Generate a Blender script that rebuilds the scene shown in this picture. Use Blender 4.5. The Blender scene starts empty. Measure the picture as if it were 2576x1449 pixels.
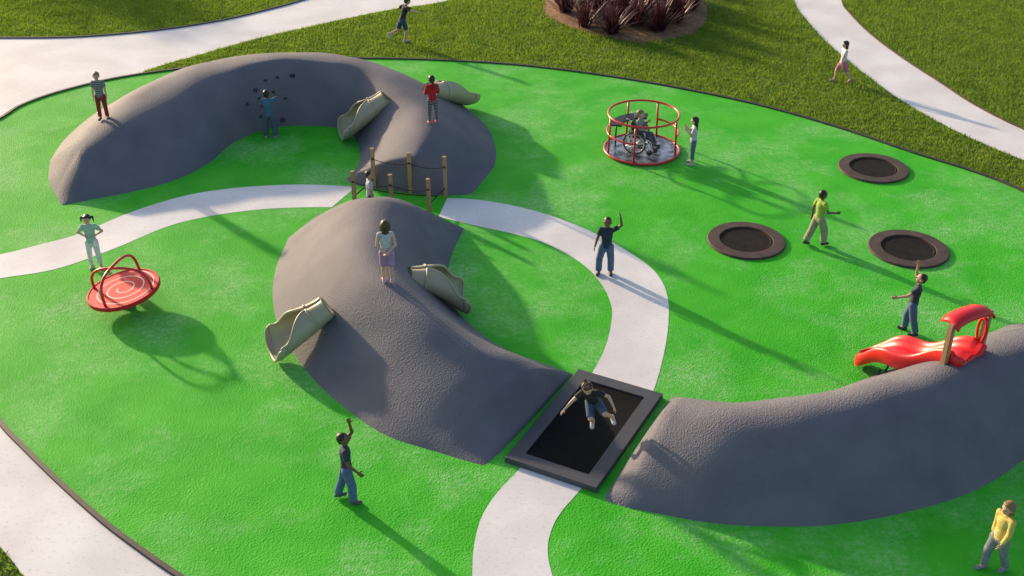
import bpy, bmesh, math, random
import numpy as np
from mathutils import Vector, Matrix, noise
from mathutils.bvhtree import BVHTree
random.seed(7); np.random.seed(7)
scene=bpy.context.scene
COL=scene.collection
scene.view_settings.view_transform='Standard'
scene.view_settings.look='None'
scene.view_settings.exposure=0
# ------------------------------------------------------------ site survey
HC=12.0; PITCH=math.radians(31); FOC=2950.0
SP,CP=math.sin(PITCH),math.cos(PITCH)
def ray(x,y):
    u=(x-1288)/FOC; v=(y-724)/FOC
    return Vector((u,CP-v*SP,-SP-v*CP))
def G(x,y,z=0.0):
    d=ray(x,y); t=(HC-z)/(-d.z)
    return Vector((d.x*t,d.y*t,z))
# ------------------------------------------------------------ materials
def new_mat(name):
    m=bpy.data.materials.new(name); m.use_nodes=True
    nt=m.node_tree; b=nt.nodes['Principled BSDF']
    return m,nt,b
def mat(name,c1,rough=0.6,c2=None,scale=6.0,bump=0.0,bscale=60.0,metal=0.0,coat=0.0,bdist=0.01,contrast=(0.35,0.65),spec=0.5,stretch=None):
    m,nt,b=new_mat(name)
    N=nt.nodes; L=nt.links
    tc=N.new('ShaderNodeTexCoord')
    src=tc.outputs['Object']
    if stretch:
        mp=N.new('ShaderNodeMapping'); mp.inputs['Scale'].default_value=stretch
        L.new(src,mp.inputs['Vector']); src=mp.outputs['Vector']
    if c2 is None: c2=tuple(min(1,x*0.85) for x in c1)
    nz=N.new('ShaderNodeTexNoise'); nz.inputs['Scale'].default_value=scale; nz.inputs['Detail'].default_value=6
    L.new(src,nz.inputs['Vector'])
    rp=N.new('ShaderNodeValToRGB')
    rp.color_ramp.elements[0].position=contrast[0]; rp.color_ramp.elements[1].position=contrast[1]
    rp.color_ramp.elements[0].color=(*c1,1); rp.color_ramp.elements[1].color=(*c2,1)
    L.new(nz.outputs['Fac'],rp.inputs['Fac']); L.new(rp.outputs['Color'],b.inputs['Base Color'])
    b.inputs['Roughness'].default_value=rough; b.inputs['Metallic'].default_value=metal
    b.inputs['Coat Weight'].default_value=coat; b.inputs['Specular IOR Level'].default_value=spec
    if bump>0:
        n2=N.new('ShaderNodeTexNoise'); n2.inputs['Scale'].default_value=bscale; n2.inputs['Detail'].default_value=3
        L.new(src,n2.inputs['Vector'])
        bp=N.new('ShaderNodeBump'); bp.inputs['Strength'].default_value=bump; bp.inputs['Distance'].default_value=bdist
        L.new(n2.outputs['Fac'],bp.inputs['Height']); L.new(bp.outputs['Normal'],b.inputs['Normal'])
    return m
def add_translucent(m,f):
    nt=m.node_tree; N=nt.nodes; L=nt.links; b=N['Principled BSDF']; out=[n for n in N if n.type=='OUTPUT_MATERIAL'][0]
    t=N.new('ShaderNodeBsdfTranslucent'); mx=N.new('ShaderNodeMixShader'); mx.inputs[0].default_value=f
    L.new(b.inputs['Base Color'].links[0].from_socket,t.inputs['Color'])
    L.new(b.outputs[0],mx.inputs[1]); L.new(t.outputs[0],mx.inputs[2]); L.new(mx.outputs[0],out.inputs[0])
def stripe_mat(name,c1,c2,freq,rough=0.8):
    m,nt,b=new_mat(name); N=nt.nodes; L=nt.links
    tc=N.new('ShaderNodeTexCoord'); sx=N.new('ShaderNodeSeparateXYZ'); L.new(tc.outputs['Object'],sx.inputs[0])
    mu=N.new('ShaderNodeMath'); mu.operation='MULTIPLY'; mu.inputs[1].default_value=freq*2*math.pi; L.new(sx.outputs['Z'],mu.inputs[0])
    si=N.new('ShaderNodeMath'); si.operation='SINE'; L.new(mu.outputs[0],si.inputs[0])
    rp=N.new('ShaderNodeValToRGB'); rp.color_ramp.elements[0].position=0.45; rp.color_ramp.elements[1].position=0.55
    rp.color_ramp.elements[0].color=(*c1,1); rp.color_ramp.elements[1].color=(*c2,1)
    L.new(si.outputs[0],rp.inputs['Fac']); L.new(rp.outputs['Color'],b.inputs['Base Color']); b.inputs['Roughness'].default_value=rough
    return m
def rubber_mat():
    m,nt,b=new_mat('green_rubber'); N=nt.nodes; L=nt.links
    tc=N.new('ShaderNodeTexCoord'); o=tc.outputs['Object']
    def nz(s,d=6,r=.6):
        n=N.new('ShaderNodeTexNoise'); n.inputs['Scale'].default_value=s; n.inputs['Detail'].default_value=d; n.inputs['Roughness'].default_value=r
        L.new(o,n.inputs['Vector']); return n.outputs['Fac']
    def ramp(f,p0,p1,c0,c1):
        r=N.new('ShaderNodeValToRGB'); r.color_ramp.elements[0].position=p0; r.color_ramp.elements[1].position=p1
        r.color_ramp.elements[0].color=(*c0,1); r.color_ramp.elements[1].color=(*c1,1); L.new(f,r.inputs['Fac']); return r.outputs['Color']
    base=ramp(nz(1.1),.35,.65,(0.032,0.40,0.012),(0.060,0.48,0.020))
    big=ramp(nz(.33,12,.72),.47,.63,(0,0,0),(1,1,1))
    fine=ramp(nz(10,10,.95),.45,.56,(0,0,0),(1,1,1))
    mm=N.new('ShaderNodeMath'); mm.operation='MULTIPLY'; L.new(big,mm.inputs[0]); L.new(fine,mm.inputs[1])
    m2=N.new('ShaderNodeMath'); m2.operation='MULTIPLY'; m2.inputs[1].default_value=0.75; L.new(mm.outputs[0],m2.inputs[0])
    mx=N.new('ShaderNodeMix'); mx.data_type='RGBA'; L.new(m2.outputs[0],mx.inputs[0]); L.new(base,mx.inputs[6]); mx.inputs[7].default_value=(0.38,0.62,0.30,1)
    L.new(mx.outputs[2],b.inputs['Base Color'])
    b.inputs['Roughness'].default_value=.75; b.inputs['Specular IOR Level'].default_value=.2
    vo=N.new('ShaderNodeTexVoronoi'); vo.inputs['Scale'].default_value=30; L.new(o,vo.inputs['Vector'])
    ad=N.new('ShaderNodeMath'); ad.operation='ADD'; L.new(vo.outputs['Distance'],ad.inputs[0]); L.new(nz(42,4),ad.inputs[1])
    bp=N.new('ShaderNodeBump'); bp.inputs['Strength'].default_value=.6; bp.inputs['Distance'].default_value=.010
    L.new(ad.outputs[0],bp.inputs['Height']); L.new(bp.outputs['Normal'],b.inputs['Normal'])
    return m
def mound_mat():
    m,nt,b=new_mat('grey_rubber'); N=nt.nodes; L=nt.links
    tc=N.new('ShaderNodeTexCoord'); o=tc.outputs['Object']
    n=N.new('ShaderNodeTexNoise'); n.inputs['Scale'].default_value=1.4; n.inputs['Detail'].default_value=8; L.new(o,n.inputs['Vector'])
    r=N.new('ShaderNodeValToRGB'); r.color_ramp.elements[0].position=.3; r.color_ramp.elements[1].position=.7
    r.color_ramp.elements[0].color=(0.120,0.117,0.140,1); r.color_ramp.elements[1].color=(0.158,0.152,0.175,1); L.new(n.outputs['Fac'],r.inputs['Fac'])
    L.new(r.outputs['Color'],b.inputs['Base Color']); b.inputs['Roughness'].default_value=.78; b.inputs['Specular IOR Level'].default_value=.3
    vo=N.new('ShaderNodeTexVoronoi'); vo.inputs['Scale'].default_value=32; L.new(o,vo.inputs['Vector'])
    n2=N.new('ShaderNodeTexNoise'); n2.inputs['Scale'].default_value=48; n2.inputs['Detail'].default_value=5; L.new(o,n2.inputs['Vector'])
    ad=N.new('ShaderNodeMath'); ad.operation='ADD'; L.new(vo.outputs['Distance'],ad.inputs[0]); L.new(n2.outputs['Fac'],ad.inputs[1])
    bp=N.new('ShaderNodeBump'); bp.inputs['Strength'].default_value=.7; bp.inputs['Distance'].default_value=.011
    L.new(ad.outputs[0],bp.inputs['Height']); L.new(bp.outputs['Normal'],b.inputs['Normal'])
    return m
def concrete_mat():
    m,nt,b=new_mat('pale_concrete'); N=nt.nodes; L=nt.links
    tc=N.new('ShaderNodeTexCoord'); o=tc.outputs['Object']
    def nz(s,d=6):
        n=N.new('ShaderNodeTexNoise'); n.inputs['Scale'].default_value=s; n.inputs['Detail'].default_value=d; L.new(o,n.inputs['Vector']); return n.outputs['Fac']
    r=N.new('ShaderNodeValToRGB'); r.color_ramp.elements[0].position=.35; r.color_ramp.elements[1].position=.65
    r.color_ramp.elements[0].color=(0.64,0.62,0.63,1); r.color_ramp.elements[1].color=(0.765,0.75,0.76,1); L.new(nz(.8,9),r.inputs['Fac'])
    r2=N.new('ShaderNodeValToRGB'); r2.color_ramp.elements[0].position=.56; r2.color_ramp.elements[1].position=.74
    r2.color_ramp.elements[0].color=(0,0,0,1); r2.color_ramp.elements[1].color=(.45,.45,.45,1); L.new(nz(16,9),r2.inputs['Fac'])
    mx=N.new('ShaderNodeMix'); mx.data_type='RGBA'; L.new(r2.outputs['Color'],mx.inputs[0]); L.new(r.outputs['Color'],mx.inputs[6]); mx.inputs[7].default_value=(.40,.36,.33,1)
    L.new(mx.outputs[2],b.inputs['Base Color']); b.inputs['Roughness'].default_value=.75
    bp=N.new('ShaderNodeBump'); bp.inputs['Strength'].default_value=.25; bp.inputs['Distance'].default_value=.008
    L.new(nz(40,3),bp.inputs['Height']); L.new(bp.outputs['Normal'],b.inputs['Normal'])
    return m
def spiral_mat():
    m,nt,b=new_mat('red_spiral_disc'); N=nt.nodes; L=nt.links
    tc=N.new('ShaderNodeTexCoord'); s=N.new('ShaderNodeSeparateXYZ'); L.new(tc.outputs['Object'],s.inputs[0])
    def M(op,a,bb=None):
        n=N.new('ShaderNodeMath'); n.operation=op
        for i,v in enumerate((a,bb)):
            if v is None: continue
            if isinstance(v,(int,float)): n.inputs[i].default_value=v
            else: L.new(v,n.inputs[i])
        return n.outputs[0]
    x,y=s.outputs['X'],s.outputs['Y']
    rr=M('SQRT',M('ADD',M('MULTIPLY',x,x),M('MULTIPLY',y,y)))
    th=M('DIVIDE',M('ARCTAN2',y,x),2*math.pi)
    fr=M('FRACT',M('SUBTRACT',M('DIVIDE',rr,0.19),th))
    line=M('MULTIPLY',M('LESS_THAN',fr,0.10),M('GREATER_THAN',rr,0.10))
    line=M('MULTIPLY',line,M('LESS_THAN',rr,0.62))
    line=M('MULTIPLY',line,M('GREATER_THAN',s.outputs['Z'],0.02))
    mx=N.new('ShaderNodeMix'); mx.data_type='RGBA'; L.new(line,mx.inputs[0]); mx.inputs[6].default_value=(.58,.018,.024,1); mx.inputs[7].default_value=(.85,.75,.72,1)
    L.new(mx.outputs[2],b.inputs['Base Color']); b.inputs['Roughness'].default_value=.6; b.inputs['Specular IOR Level'].default_value=.25
    return m
M_RUB=rubber_mat(); M_MND=mound_mat(); M_CON=concrete_mat()
M_GRASS_G=mat('turf_soil',(0.085,0.14,0.018),.95,(0.12,0.18,0.03),3,.5,40,bdist=.03)
M_BLADE=mat('grass_blade',(0.130,0.24,0.014),.6,(0.25,0.36,0.03),1.6,contrast=(.30,.70)); add_translucent(M_BLADE,.55)
M_SOIL=mat('bark_soil',(0.17,0.09,0.042),.95,(0.30,0.17,0.085),7,.8,30,bdist=.04)
M_KERB=mat('dark_edging',(0.02,0.02,0.022),.6,(0.05,0.035,0.028),3)
M_KERBB=mat('brown_edging',(0.10,0.055,0.035),.7,(0.05,0.03,0.025),4)
M_RED=mat('red_paint',(0.62,0.018,0.02),.3,(0.55,0.014,0.016),4,coat=.3)
M_REDPL=mat('red_plastic',(0.68,0.010,0.014),.40,(0.60,0.008,0.012),3,coat=.1)
M_BEIGE=mat('beige_plastic',(0.38,0.345,0.235),.45,(0.33,0.30,0.20),3,.1,80)
M_SEAM=mat('dark_seam',(0.03,0.03,0.03),.6)
M_WOOD=mat('timber',(0.50,0.30,0.155),.65,(0.34,0.19,0.095),9,.2,60,stretch=(6,6,.5))
M_BROWN=mat('brown_rubber',(0.056,0.036,0.031),.65,(0.088,0.056,0.045),5,.4,70,spec=.3)
M_MAT=mat('black_mat',(0.004,0.004,0.005),.8,(0.007,0.007,0.007),8,spec=.1)
M_MATB=mat('brown_black_mat',(0.008,0.007,0.007),.8,(0.018,0.014,0.012),5,.2,120,spec=.15)
M_FRAME=mat('graphite_rubber',(0.050,0.053,0.064),.6,(0.062,0.065,0.077),4,.3,70)
M_BLACK=mat('black_plastic',(0.012,0.012,0.014),.45,(0.02,0.02,0.022),5)
M_STEEL=mat('bright_steel',(0.55,0.56,0.58),.3,(0.45,0.46,0.48),5,metal=.9)
M_DKSTEEL=mat('dark_steel',(0.06,0.06,0.065),.5)
M_PLATE=mat('mottled_metal_floor',(0.10,0.11,0.125),.25,(0.38,0.40,0.44),5,.3,18,metal=.6,contrast=(.42,.6))  # glossy metal, base colour mottled from dark to pale grey by noise
M_ROPE=mat('black_rope',(0.015,0.015,0.017),.85)
M_PHOR=mat('flax_leaf',(0.055,0.014,0.020),.45,(0.13,0.040,0.045),5); add_translucent(M_PHOR,.25)
M_BARK=mat('bark',(0.10,0.07,0.045),.9,(0.06,0.045,0.03),8,.6,20)
M_LEAF=mat('tree_leaf',(0.05,0.09,0.02),.6,(0.09,0.13,0.03),2)
# ------------------------------------------------------------ mesh helpers
def mesh_obj(name,V,F,m,parent=None,smooth=True,loc=None):
    me=bpy.data.meshes.new(name); me.from_pydata([tuple(v) for v in V],[],F); me.update()
    if smooth:
        for p in me.polygons: p.use_smooth=True
    ob=bpy.data.objects.new(name,me); COL.objects.link(ob)
    if m: me.materials.append(m)
    if parent: ob.parent=parent
    if loc is not None: ob.location=loc
    return ob
def recalc(ob):
    bm=bmesh.new(); bm.from_mesh(ob.data); bmesh.ops.recalc_face_normals(bm,faces=bm.faces); bm.to_mesh(ob.data); bm.free()
def empty(name,loc,yaw=0,label=None,cat=None,group=None):
    e=bpy.data.objects.new(name,None); e.location=loc; e.rotation_euler=(0,0,yaw); e.empty_display_size=.2
    COL.objects.link(e)
    tag(e,label,cat,group); return e
def tag(e,label,cat,group=None):
    if label: e['label']=label
    if cat: e['category']=cat
    if group: e['group']=group
def struct(ob,label,cat):
    ob['kind']='structure'; ob['label']=label; ob['category']=cat
def capsule(V,F,p0,p1,r0,r1,side=None,flat=1.0,caps=(True,True),seg=12):
    p0=Vector(p0); p1=Vector(p1); a=(p1-p0)
    if a.length<1e-6: a=Vector((0,0,1))
    a.normalize()
    s=Vector(side) if side is not None else (Vector((1,0,0)) if abs(a.x)<.9 else Vector((0,1,0)))
    b=(s-a*s.dot(a)).normalized(); c=a.cross(b)
    rings=[]
    if caps[0]:
        for t in (-1.5,-1.05,-.6,-.2): rings.append((p0+a*(r0*math.sin(t)*min(1,flat+.3)),r0*math.cos(t)))
    rings.append((p0,r0)); rings.append((p1,r1))
    if caps[1]:
        for t in (.2,.6,1.05,1.5): rings.append((p1+a*(r1*math.sin(t)*min(1,flat+.3)),r1*math.cos(t)))
    base=len(V); n=len(rings)
    for ctr,r in rings:
        for k in range(seg):
            th=2*math.pi*k/seg
            V.append(ctr+b*(math.cos(th)*r)+c*(math.sin(th)*r*flat))
    for i in range(n-1):
        for k in range(seg):
            k2=(k+1)%seg
            F.append((base+i*seg+k,base+i*seg+k2,base+(i+1)*seg+k2,base+(i+1)*seg+k))
    F.append(tuple(base+k for k in reversed(range(seg)))); F.append(tuple(base+(n-1)*seg+k for k in range(seg)))
def ellipsoid(V,F,c,r,R=None,seg=14,rings=9):
    base=len(V); c=Vector(c)
    for i in range(rings):
        ph=-math.pi/2+math.pi*(i+.25)/(rings-.5)
        for k in range(seg):
            th=2*math.pi*k/seg
            v=Vector((r[0]*math.cos(ph)*math.cos(th),r[1]*math.cos(ph)*math.sin(th),r[2]*math.sin(ph)))
            if R is not None: v=R@v
            V.append(c+v)
    for i in range(rings-1):
        for k in range(seg):
            k2=(k+1)%seg; F.append((base+i*seg+k,base+i*seg+k2,base+(i+1)*seg+k2,base+(i+1)*seg+k))
    F.append(tuple(base+k for k in reversed(range(seg)))); F.append(tuple(base+(rings-1)*seg+k for k in range(seg)))
def tube(V,F,pts,r,closed=False,seg=8):
    pts=[Vector(p) for p in pts]; n=len(pts); base=len(V)
    prev=None
    for i,p in enumerate(pts):
        if closed: t=(pts[(i+1)%n]-pts[i-1])
        else: t=pts[min(n-1,i+1)]-pts[max(0,i-1)]
        t.normalize()
        if prev is None:
            s=Vector((0,0,1)) if abs(t.z)<.9 else Vector((1,0,0)); b=(s-t*s.dot(t)).normalized()
        else: b=(prev-t*prev.dot(t)).normalized()
        prev=b; c=t.cross(b)
        for k in range(seg):
            th=2*math.pi*k/seg; V.append(p+b*math.cos(th)*r+c*math.sin(th)*r)
    for i in range(n if closed else n-1):
        j=(i+1)%n
        for k in range(seg):
            k2=(k+1)%seg; F.append((base+i*seg+k,base+i*seg+k2,base+j*seg+k2,base+j*seg+k))
    if not closed:
        F.append(tuple(base+k for k in reversed(range(seg)))); F.append(tuple(base+(n-1)*seg+k for k in range(seg)))
def lathe(V,F,prof,seg=64,cap=False):
    base=len(V); n=len(prof)
    for r,z in prof:
        for k in range(seg):
            th=2*math.pi*k/seg; V.append(Vector((r*math.cos(th),r*math.sin(th),z)))
    for i in range(n-1):
        for k in range(seg):
            k2=(k+1)%seg; F.append((base+i*seg+k,base+i*seg+k2,base+(i+1)*seg+k2,base+(i+1)*seg+k))
    if cap:
        F.append(tuple(base+k for k in reversed(range(seg)))); F.append(tuple(base+(n-1)*seg+k for k in range(seg)))
def box(V,F,c,h,R=None,bev=0.008):
    bm=bmesh.new(); bmesh.ops.create_cube(bm,size=1)
    for v in bm.verts: v.co=Vector((v.co.x*2*h[0],v.co.y*2*h[1],v.co.z*2*h[2]))
    if bev: bmesh.ops.bevel(bm,geom=bm.edges[:],offset=bev,segments=2,affect='EDGES')
    bm.verts.ensure_lookup_table(); base=len(V)
    for v in bm.verts:
        p=v.co.copy()
        if R is not None: p=R@p
        V.append(p+Vector(c))
    for f in bm.faces: F.append(tuple(base+v.index for v in f.verts))
    bm.free()
def cr(P,closed=False,sub=6,linear_ends=False):
    P=[np.array(p,float) for p in P]; n=len(P); out=[]
    rng=range(n) if closed else range(n-1)
    for i in rng:
        if closed: a,b,c,d=P[i-1],P[i],P[(i+1)%n],P[(i+2)%n]
        else: a,b,c,d=P[max(0,i-1)],P[i],P[i+1],P[min(n-1,i+2)]
        for k in range(sub):
            t=k/sub
            if linear_ends and i in (0,n-2): out.append(b+(c-b)*t); continue
            if linear_ends and i==1: a=b-(c-b)
            if linear_ends and i==n-3: d=c+(c-b)
            out.append(.5*((2*b)+(-a+c)*t+(2*a-5*b+4*c-d)*t*t+(-a+3*b-3*c+d)*t**3))
    if not closed: out.append(P[-1])
    return out
def sheet(name,pts,z,m):
    bm=bmesh.new(); vs=[bm.verts.new((p[0],p[1],z)) for p in pts]
    f=bm.faces.new(vs); f.normal_update()
    if f.normal.z<0: f.normal_flip()
    bmesh.ops.triangulate(bm,faces=[f])
    me=bpy.data.meshes.new(name); bm.to_mesh(me); bm.free(); me.materials.append(m)
    ob=bpy.data.objects.new(name,me); COL.objects.link(ob); return ob
def strip(name,pts,w,z0,z1,m,closed=False):
    V=[];F=[]; n=len(pts)
    for i in range(n):
        p=Vector((pts[i][0],pts[i][1],0))
        a=pts[(i-1)%n] if (closed or i>0) else pts[i]; b=pts[(i+1)%n] if (closed or i<n-1) else pts[i]
        t=Vector((b[0]-a[0],b[1]-a[1],0)).normalized(); s=Vector((-t.y,t.x,0))*w/2
        V+= [p-s+Vector((0,0,z0)),p-s*.85+Vector((0,0,z1)),p+s*.85+Vector((0,0,z1)),p+s+Vector((0,0,z0))]
    for i in range(n if closed else n-1):
        j=(i+1)%n
        for k in range(3): F.append((i*4+k,j*4+k,j*4+k+1,i*4+k+1))
    ob=mesh_obj(name,V,F,m,smooth=False); recalc(ob); return ob
def gp(L): return [tuple(G(x,y))[:2] for x,y in L]
# ------------------------------------------------------------ setting
g=sheet('ground',[(-900,-900),(900,-900),(900,900),(-900,900)],-.02,M_GRASS_G); struct(g,'wide lawn soil under short grass','ground')
rub_pts=cr(gp([(0,298),(60,262),(170,225),(330,190),(560,162),(780,148),(940,147),(1100,151),(1300,163),(1500,187),(1700,220),(1900,262),(2100,318),(2300,385),(2450,432),(2576,482),(2800,600),(3050,800),(3150,1100),(2950,1500),(2500,1750),(1800,1850),(1100,1800),(660,1580),(450,1449),(350,1380),(255,1308),(150,1214),(62,1128),(0,1062),(-90,935),(-180,780),(-215,620),(-175,450),(-90,345)]),True,5)
rub=sheet('playground_surface',rub_pts,0,M_RUB); struct(rub,'bright green rubber playground surface','ground')
plaza_low=[(1700,-160),(1400,-70),(1130,0),(1000,20),(850,50),(650,95),(500,137),(400,165),(330,192)]
plaza_top=[(-900,60),(-400,92),(0,95),(200,92),(400,75),(560,50),(680,22),(760,0),(950,-60),(1250,-190)]
plz=cr(gp(plaza_low),sub=4)+gp([(520,400),(520,1449),(600,1650)])+cr(gp([(260,1750),(110,1520),(60,1449),(0,1375),(-120,1270),(-350,1130),(-700,950)]),sub=4)+gp([(-1300,500)])+cr(gp(plaza_top),sub=4)
o=sheet('concrete_plaza',plz,-.008,M_CON); struct(o,'pale concrete path sweeping round the playground','path')
rpL=[(1985,-90),(1998,0),(2030,50),(2080,105),(2150,165),(2250,240),(2350,300),(2450,350),(2576,402),(2800,480)]
rpR=[(2110,-90),(2118,0),(2140,35),(2190,85),(2270,145),(2370,210),(2450,262),(2576,325),(2800,410)]
rpl=cr(gp(rpL),sub=4); rpr=cr(gp(rpR),sub=4)
rpoly=rpl+rpr[::-1]
o=sheet('concrete_path',rpoly,-.004,M_CON); struct(o,'pale concrete footpath crossing the lawn','path')
pu=[(-250,690),(0,640),(100,615),(200,588),(300,545),(400,510),(500,485),(620,470),(740,464),(830,466),(895,470)]
pl=[(-250,745),(0,700),(100,685),(180,665),(300,620),(420,570),(520,545),(640,528),(740,522),(835,521)]
o=sheet('playground_path',cr(gp(pu),sub=4)+cr(gp(pl),sub=4)[::-1],.004,M_CON); struct(o,'pale curved path band set into green rubber','path')
po=[(1125,498),(1200,502),(1300,519),(1400,547),(1500,588),(1600,645),(1655,692),(1680,750),(1680,830),(1663,920),(1636,1000),(1580,1090),(1460,1232),(1410,1290),(1385,1340),(1378,1390),(1390,1449),(1420,1540)]
pi=[(1103,545),(1200,568),(1300,590),(1380,615),(1460,660),(1510,710),(1537,765),(1538,810),(1522,875),(1485,945),(1420,1030),(1310,1175),(1250,1240),(1212,1300),(1193,1370),(1188,1449),(1190,1540)]
o=sheet('playground_path',cr(gp(po),sub=4)+cr(gp(pi),sub=4)[::-1],.004,M_CON); struct(o,'pale curved path band set into green rubber','path')
o=strip('playground_edging',rub_pts,.09,-.02,.035,M_KERB,True); struct(o,'low dark edging strip around the green rubber','kerb')
o=strip('path_edging',cr(gp(plaza_top),sub=4),.08,-.03,.03,M_KERB); struct(o,'low dark edging between concrete and lawn','kerb')
o=strip('path_edging',rpr,.06,-.03,.025,M_KERBB); struct(o,'thin brown edging beside the footpath','kerb')
bed_pts=cr(gp([(1366,8),(1385,48),(1470,80),(1580,104),(1640,106),(1740,86),(1780,50),(1776,5),(1720,-60),(1560,-95),(1420,-60)]),True,5)
cx=sum(p[0] for p in bed_pts)/len(bed_pts); cy=sum(p[1] for p in bed_pts)/len(bed_pts)
V=[];F=[];n=len(bed_pts)
for k,(s,z) in enumerate([(1,-.02),(.97,.02),(.8,.06),(.5,.09),(.2,.10)]):
    for p in bed_pts:
        q=Vector((cx+(p[0]-cx)*s,cy+(p[1]-cy)*s,0)); V.append(q+Vector((0,0,z+.03*noise.noise(q*2))))
for i in range(4):
    for k in range(n): F.append((i*n+k,i*n+(k+1)%n,(i+1)*n+(k+1)%n,(i+1)*n+k))
F.append(tuple(4*n+k for k in range(n)))
o=mesh_obj('planting_bed',V,F,M_SOIL); recalc(o); struct(o,'brown bark mulch bed in the lawn','ground')
# ------------------------------------------------------------ mounds
def mound(name,st,label,sub=6,nu=12,mix=(.75,.55)):
    Fp=cr([G(*s[0]) for s in st],sub=sub,linear_ends=True); Rp=cr([G(*s[1]) for s in st],sub=sub,linear_ends=True); Bp=cr([G(*s[2]) for s in st],sub=sub,linear_ends=True)
    V=[];F=[]; m=2*nu+1; rows=len(Fp)
    for i in range(rows):
        f,r,b=Fp[i],Rp[i],Bp[i]; h=max(0,r[2])
        for k in range(m):
            if k<=nu:
                s=k/nu; x=f[0]+(r[0]-f[0])*s; y=f[1]+(r[1]-f[1])*s; w=mix[0]
            else:
                s=1-(k-nu)/nu; x=b[0]+(r[0]-b[0])*s; y=b[1]+(r[1]-b[1])*s; w=mix[1]
            z=h*(w*math.sin(s*math.pi/2)+(1-w)*s*s*(3-2*s))
            if h>.05: z+=.06*s*min(1,h)*noise.noise(Vector((x*.9,y*.9,3)))
            if s<1e-6 or i in(0,rows-1): z=-.03
            V.append(Vector((x,y,z)))
    for i in range(rows-1):
        for k in range(m-1): F.append((i*m+k,(i+1)*m+k,(i+1)*m+k+1,i*m+k+1))
    ob=mesh_obj(name,V,F,M_MND); recalc(ob)
    me=ob.data
    if sum(p.normal.z for p in me.polygons)<0:
        me.flip_normals()
    struct(ob,label,'mound')
    return ob,BVHTree.FromPolygons(V,F)
A=[((150,520),(135,487,0),(118,455)),
((225,504),(200,372,.72),(124,400)),
((330,485),(290,297,.95),(170,338)),
((440,455),(390,228,1.2),(265,265)),
((525,412),(500,182,1.4),(400,205)),
((590,357),(615,158,1.5),(540,168)),
((690,321),(720,147,1.5),(700,158)),
((795,317),(830,152,1.45),(850,158)),
((865,327),(925,172,1.35),(980,182)),
((893,350),(1000,213,1.25),(1110,225)),
((903,385),(1060,272,1.1),(1215,303)),
((893,425),(1070,340,1.0),(1250,365)),
((866,450),(1040,400,.8),(1250,415)),
((880,463),(1040,487,0),(1190,498))]
B=[((800,532),(950,550,0),(1100,550)),
((722,598),(935,497,1.15),(1172,573)),
((690,675),(930,590,1.3),(1137,648)),
((682,750),(962,695,1.3),(1130,700)),
((700,838),(1030,768,1.2),(1152,775)),
((745,905),(1110,832,1.05),(1215,838)),
((812,985),(1190,878,.92),(1290,882)),
((950,1090),(1265,908,.8),(1370,912)),
((1100,1142),(1320,945,.65),(1430,932)),
((1225,1185),(1340,1055,0),(1450,935))]
C=[((1507,1262),(1600,1125,0),(1690,988)),
((1575,1281),(1680,1022,.75),(1735,998)),
((1790,1318),(1820,1043,1.0),(1850,1010)),
((1960,1327),(1960,1035,1.1),(1950,1003)),
((2100,1322),(2090,1018,1.15),(2060,988)),
((2250,1298),(2200,988,1.2),(2160,955)),
((2400,1258),(2310,960,1.2),(2240,925)),
((2500,1212),(2420,915,1.2),(2340,890)),
((2590,1150),(2510,878,1.2),(2430,858)),
((2700,1080),(2630,862,1.2),(2540,812)),
((2820,980),(2760,920,0),(2680,800))]
oa,ta=mound('play_mound',A,'curved grey rubber climbing mound with holds')
ob_,tb=mound('play_mound',B,'long grey rubber mound with two slides')
oc,tcv=mound('play_mound',C,'grey rubber mound carrying the red slide')
def spot(x,y):
    o=Vector((0,0,HC)); d=ray(x,y).normalized(); best=None
    for t in (ta,tb,tcv):
        h=t.ray_cast(o,d)
        if h[0] is not None and (best is None or h[3]<best[1]): best=((h[0],h[1]),h[3])
    g0=G(x,y)
    if best is None or (g0-o).length<best[1]: return g0,Vector((0,0,1))
    n=best[0][1]
    if n.z<0: n=-n
    return best[0][0],n
def height(x,y):
    z=0
    for t in (ta,tb,tcv):
        h=t.ray_cast(Vector((x,y,5)),Vector((0,0,-1)))
        if h[0] is not None: z=max(z,h[0].z)
    return z
# ------------------------------------------------------------ grass
def inpoly(X,Y,poly):
    ins=np.zeros(X.shape,bool); n=len(poly)
    for i in range(n):
        x1,y1=poly[i][0],poly[i][1]; x2,y2=poly[i-1][0],poly[i-1][1]
        if y1==y2: continue
        c=((y1>Y)!=(y2>Y))&(X<(x2-x1)*(Y-y1)/(y2-y1)+x1); ins^=c
    return ins
def grass(x0,x1,y0,y1,dens,hm):
    N=int((x1-x0)*(y1-y0)*dens)
    X=np.random.uniform(x0,x1,N); Y=np.random.uniform(y0,y1,N)
    lim=(np.abs(X)<Y*.50+2.0)
    X=X[lim];Y=Y[lim]
    bad=inpoly(X,Y,rub_pts)|inpoly(X,Y,plz)|inpoly(X,Y,rpoly)|inpoly(X,Y,[(cx+(p[0]-cx)*.97,cy+(p[1]-cy)*.97) for p in bed_pts])
    X=X[~bad];Y=Y[~bad]; n=len(X)
    a=np.random.uniform(0,2*np.pi,n); h=hm*np.random.uniform(.5,1.5,n); w=np.random.uniform(.008,.017,n)
    la=np.random.uniform(0,2*np.pi,n); ln=h*np.random.uniform(.1,.9,n)
    V=np.zeros((n,3,3),np.float32)
    V[:,0,0]=X-np.cos(a)*w; V[:,0,1]=Y-np.sin(a)*w; V[:,0,2]=-.02
    V[:,1,0]=X+np.cos(a)*w; V[:,1,1]=Y+np.sin(a)*w; V[:,1,2]=-.02
    V[:,2,0]=X+np.cos(la)*ln; V[:,2,1]=Y+np.sin(la)*ln; V[:,2,2]=h-.02
    return V.reshape(-1,3)
VV=np.concatenate([grass(-25,25,20,44,900,.07),grass(-12,-6,11,14.5,900,.06)])
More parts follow.
